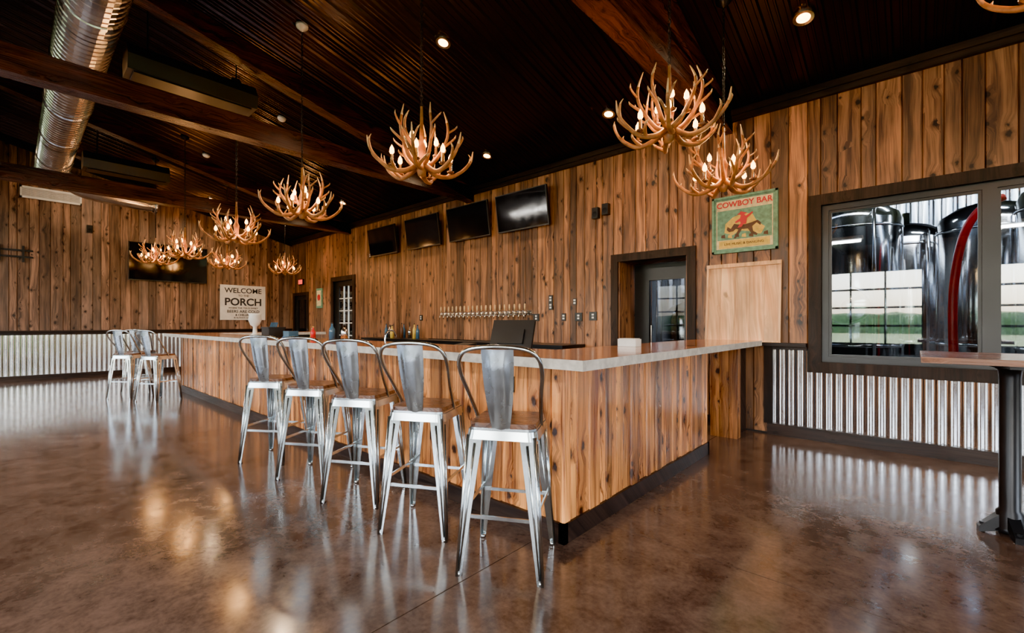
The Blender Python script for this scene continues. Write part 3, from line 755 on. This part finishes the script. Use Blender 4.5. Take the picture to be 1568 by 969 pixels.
# ------------------------------------------------------------------ front garage doors / windows
for i,(a,b) in enumerate(GD):
    mb=MB(); n=4; y0,y1=YF-.10,YF-.05
    for k in range(n+1):
        x=a+(b-a)*k/n; mb.bx(max(x-.03,a),min(x+.03,b),y0,y1,0,3.0)
    for k in range(6):
        z=3.0*k/5; mb.bx(a,b,y0+.003,y1-.003,max(z-.035,0),min(z+.035,3.0))
    mb.mat=2; mb.bx(a+.03,b-.03,y0+.02,y1-.02,.035,.565)
    mb.mat=1; mb.bx(a+.03,b-.03,YF-.077,YF-.073,.6,2.97)
    mb.obj('window_%d'%(i+3),[M['blackm'],M['glass'],M['blackm']])
for i,(a,b,c_,d_) in enumerate(op_r):
    mb=MB()
    for k in range(5):
        y=a+(b-a)*k/4; mb.bx(XR+.04,XR+.09,max(y-.03,a),min(y+.03,b),c_,d_)
    for z in (c_+.03,(c_+d_)/2,d_-.03): mb.bx(XR+.043,XR+.087,a,b,z-.03,z+.03)
    mb.mat=1; mb.bx(XR+.06,XR+.065,a+.03,b-.03,c_+.03,d_-.03)
    mb.obj('window_%d'%(i+7),[M['blackm'],M['glass']])

# ------------------------------------------------------------------ brewery room
mb=MB(); mb.bx(-5.2,7.0,10.8,10.95,0,5); mb.obj('wall_brewery_back',[M['bwall']])
mb=MB(); mb.bx(-5.3,-5.15,6.06,10.8,0,5); mb.obj('wall_brewery_left',[M['bwall']])
mb=MB(); mb.bx(6.9,7.05,6.06,10.8,0,5); mb.obj('wall_brewery_right',[M['bwall']])
mb=MB(); mb.bx(-5.3,7.05,5.9,10.95,4.6,4.7); mb.obj('ceiling_brewery',[M['black']])
mb=MB(); mb.bx(-5.3,7.05,6.6,10.95,-.15,0); mb.bx(-2.2,7.05,6.06,6.6,-.15,0); mb.bx(-5.3,-3.2,6.06,6.6,-.15,0); mb.obj('floor_brewery',[M['bfloor']])
mb=MB(); corr(mb,lambda h,z,d:(h,10.8-d,z),-5.1,6.9,0,3.6,per=.3,dp=.09); mb.obj('trim_brewery_panel',[M['corr']],fix=False)
def tank(x,y,r,h,man=True):
    mb=MB(); mb.smooth=True
    mb.lathe([(.04,.28),(r*.98,.75),(r,.80),(r,h),(r*.93,h+.1),(r*.6,h+.22),(r*.2,h+.28),(.05,h+.29),(.05,h+.45),(.0,h+.45)],(0,0,0),40)
    for z in (1.0,h-.1): mb.lathe([(r,z-.02),(r+.012,z),(r,z+.02)],(0,0,0),40)
    for k in range(4):
        a=k*math.pi/2+.78; mb.cyl((r*.85*math.cos(a),r*.85*math.sin(a),0),(r*.85*math.cos(a),r*.85*math.sin(a),.85),.035,n=10)
    if man:
        mb.lathe([(.21,.04),(.23,-.06),(.24,-.07),(.24,-.10),(.20,-.11),(.08,-.14),(0,-.14)],(0,-r,1.5),28,'y')
        mb.torus((0,-r-.16,1.5),.07,.01,'y'); mb.cyl((0,-r-.13,1.5),(0,-r-.17,1.5),.012,n=8)
        mb.cyl((-.26,-r-.05,1.38),(-.26,-r-.05,1.62),.018,n=8)
    mb.tube([(r*.5,-r*.75,h+.1),(r*.5,-r-.06,h+.05),(r*.5,-r-.06,.6)],.02,8)
    o=mb.obj('brewing_tank',[M['steel']]); o.location=(x,y,0)
tank(-.62,7.5,.52,2.6); tank(.72,8.6,.50,2.6,False); tank(1.35,7.4,.52,2.6); tank(2.8,8.9,.55,2.5); tank(-.1,9.6,.5,2.6,False)
tank(-2.9,7.6,.34,1.35,False)
mb=MB(); mb.smooth=True; mb.tube(crom([(.70,6.9,2.6),(.55,6.88,2.52),(.42,6.85,2.3),(.34,6.82,1.9),(.31,6.8,1.4),(.33,6.8,.7),(.40,6.8,.05),(.6,6.7,.05)],8),.04,10)
mb.obj('red_hose',[M['red']])
for x,en in ((-2.5,60),(1,110),(4.5,60)):
    mb=MB(); mb.bx(x-.6,x+.6,8.1,8.3,4.45,4.58); mb.mat=1; mb.bx(x-.58,x+.58,8.13,8.27,4.43,4.45)
    o=mb.obj('ceiling_strip_light',[M['white'],M['tube']])
    l=bpy.data.lights.new('strip_lamp','AREA'); l.shape='RECTANGLE'; l.size=1.1;l.size_y=.12; l.energy=en; l.color=(.9,.95,1)
    lo=bpy.data.objects.new('strip_lamp',l); lo.location=(x,8.2,4.42); lo.parent=o; S.collection.objects.link(lo)
# made-up hanging fixtures behind the camera, added as fill to brighten the hall
for x in (-11.5,-7.0,-2.2,2.4):
    mb=MB(); mb.bx(x-1.2,x+1.2,-3.1,-2.9,3.50,3.58); mb.mat=1; mb.bx(x-1.17,x+1.17,-3.08,-2.92,3.485,3.50); mb.mat=2
    for k in (-1,1): mb.cyl((x+k,-3,3.58),(x+k,-3,cz(-3)-.02),.005,n=6)
    o=mb.obj('added_fill_fixture',[M['white'],M['tube'],M['blackm']])
    l=bpy.data.lights.new('fill_lamp','AREA'); l.shape='RECTANGLE'; l.size=2.3;l.size_y=.16; l.energy=180; l.color=(1,.94,.86)
    lo=bpy.data.objects.new('fill_lamp',l); lo.location=(x,-3,3.475); lo.rotation_euler=(math.radians(32),0,0); lo.parent=o; S.collection.objects.link(lo)

# ------------------------------------------------------------------ outdoors
mb=MB(); mb.add([(-120,-120,-.21),(120,-120,-.21),(120,120,-.21),(-120,120,-.21)],[(0,1,2,3)]); mb.obj('ground_grass',[M['grass']])
def hedge(x0,x1,y,h):
    mb=MB(); mb.smooth=True; n=60; m_=14; vs=[];fs=[]
    for i in range(n+1):
        for j in range(m_+1):
            a=math.pi*j/m_; x=x0+(x1-x0)*i/n
            nz=noise.noise(Vector((x*.7,j*.5,y)))*.5+noise.noise(Vector((x*2.3,j*1.3,y)))*.25
            vs.append((x,y+(1.5+nz)*math.cos(a),-.25+(h+nz*h*.5)*math.sin(a)**.7))
    for i in range(n):
        for j in range(m_): k=i*(m_+1)+j; fs.append((k,k+1,k+m_+2,k+m_+1))
    mb.add(vs,fs); mb.obj('hedge_row',[M['leaf']])
hedge(-28,-8,12,3.2); hedge(-60,60,-75,3)

def portal(loc,sx,sy,rot):
    l=bpy.data.lights.new('window_daylight','AREA'); l.shape='RECTANGLE'; l.size=sx; l.size_y=sy; l.cycles.is_portal=True
    o=bpy.data.objects.new('window_daylight',l); o.location=loc; o.rotation_euler=rot; S.collection.objects.link(o)
for a,b in GD: portal(((a+b)/2,YF-.13,1.5),b-a,3.0,(math.radians(90),0,0))
for a,b,c_,d_ in op_r: portal((XR+.12,(a+b)/2,(c_+d_)/2),b-a,d_-c_,(math.radians(90),0,math.radians(90)))

w=bpy.data.worlds.new('sky'); S.world=w; w.use_nodes=True; nt=w.node_tree; nt.nodes.clear()
sk=nt.nodes.new('ShaderNodeTexSky'); sk.sky_type='NISHITA'; sk.sun_disc=False; sk.sun_elevation=math.radians(48); sk.sun_rotation=math.radians(150); sk.air_density=1.0; sk.dust_density=3
bg=nt.nodes.new('ShaderNodeBackground'); bg.inputs[1].default_value=4.0
hs=nt.nodes.new('ShaderNodeHueSaturation'); hs.inputs['Saturation'].default_value=.85
o=nt.nodes.new('ShaderNodeOutputWorld'); nt.links.new(sk.outputs[0],hs.inputs['Color']); nt.links.new(hs.outputs[0],bg.inputs[0]); nt.links.new(bg.outputs[0],o.inputs[0])

cd=bpy.data.cameras.new('camera'); cd.sensor_width=36; cd.lens=36*686/1568; cd.shift_y=10.5/1568; cd.clip_start=.05; cd.clip_end=400
co=bpy.data.objects.new('camera',cd); co.location=(0,0,1.28); co.rotation_euler=(math.radians(90),0,math.radians(41.92)); S.collection.objects.link(co); S.camera=co
S.view_settings.view_transform='AgX'
try: S.view_settings.look='AgX - Punchy'
except Exception as e: print(e)
S.view_settings.exposure=.62
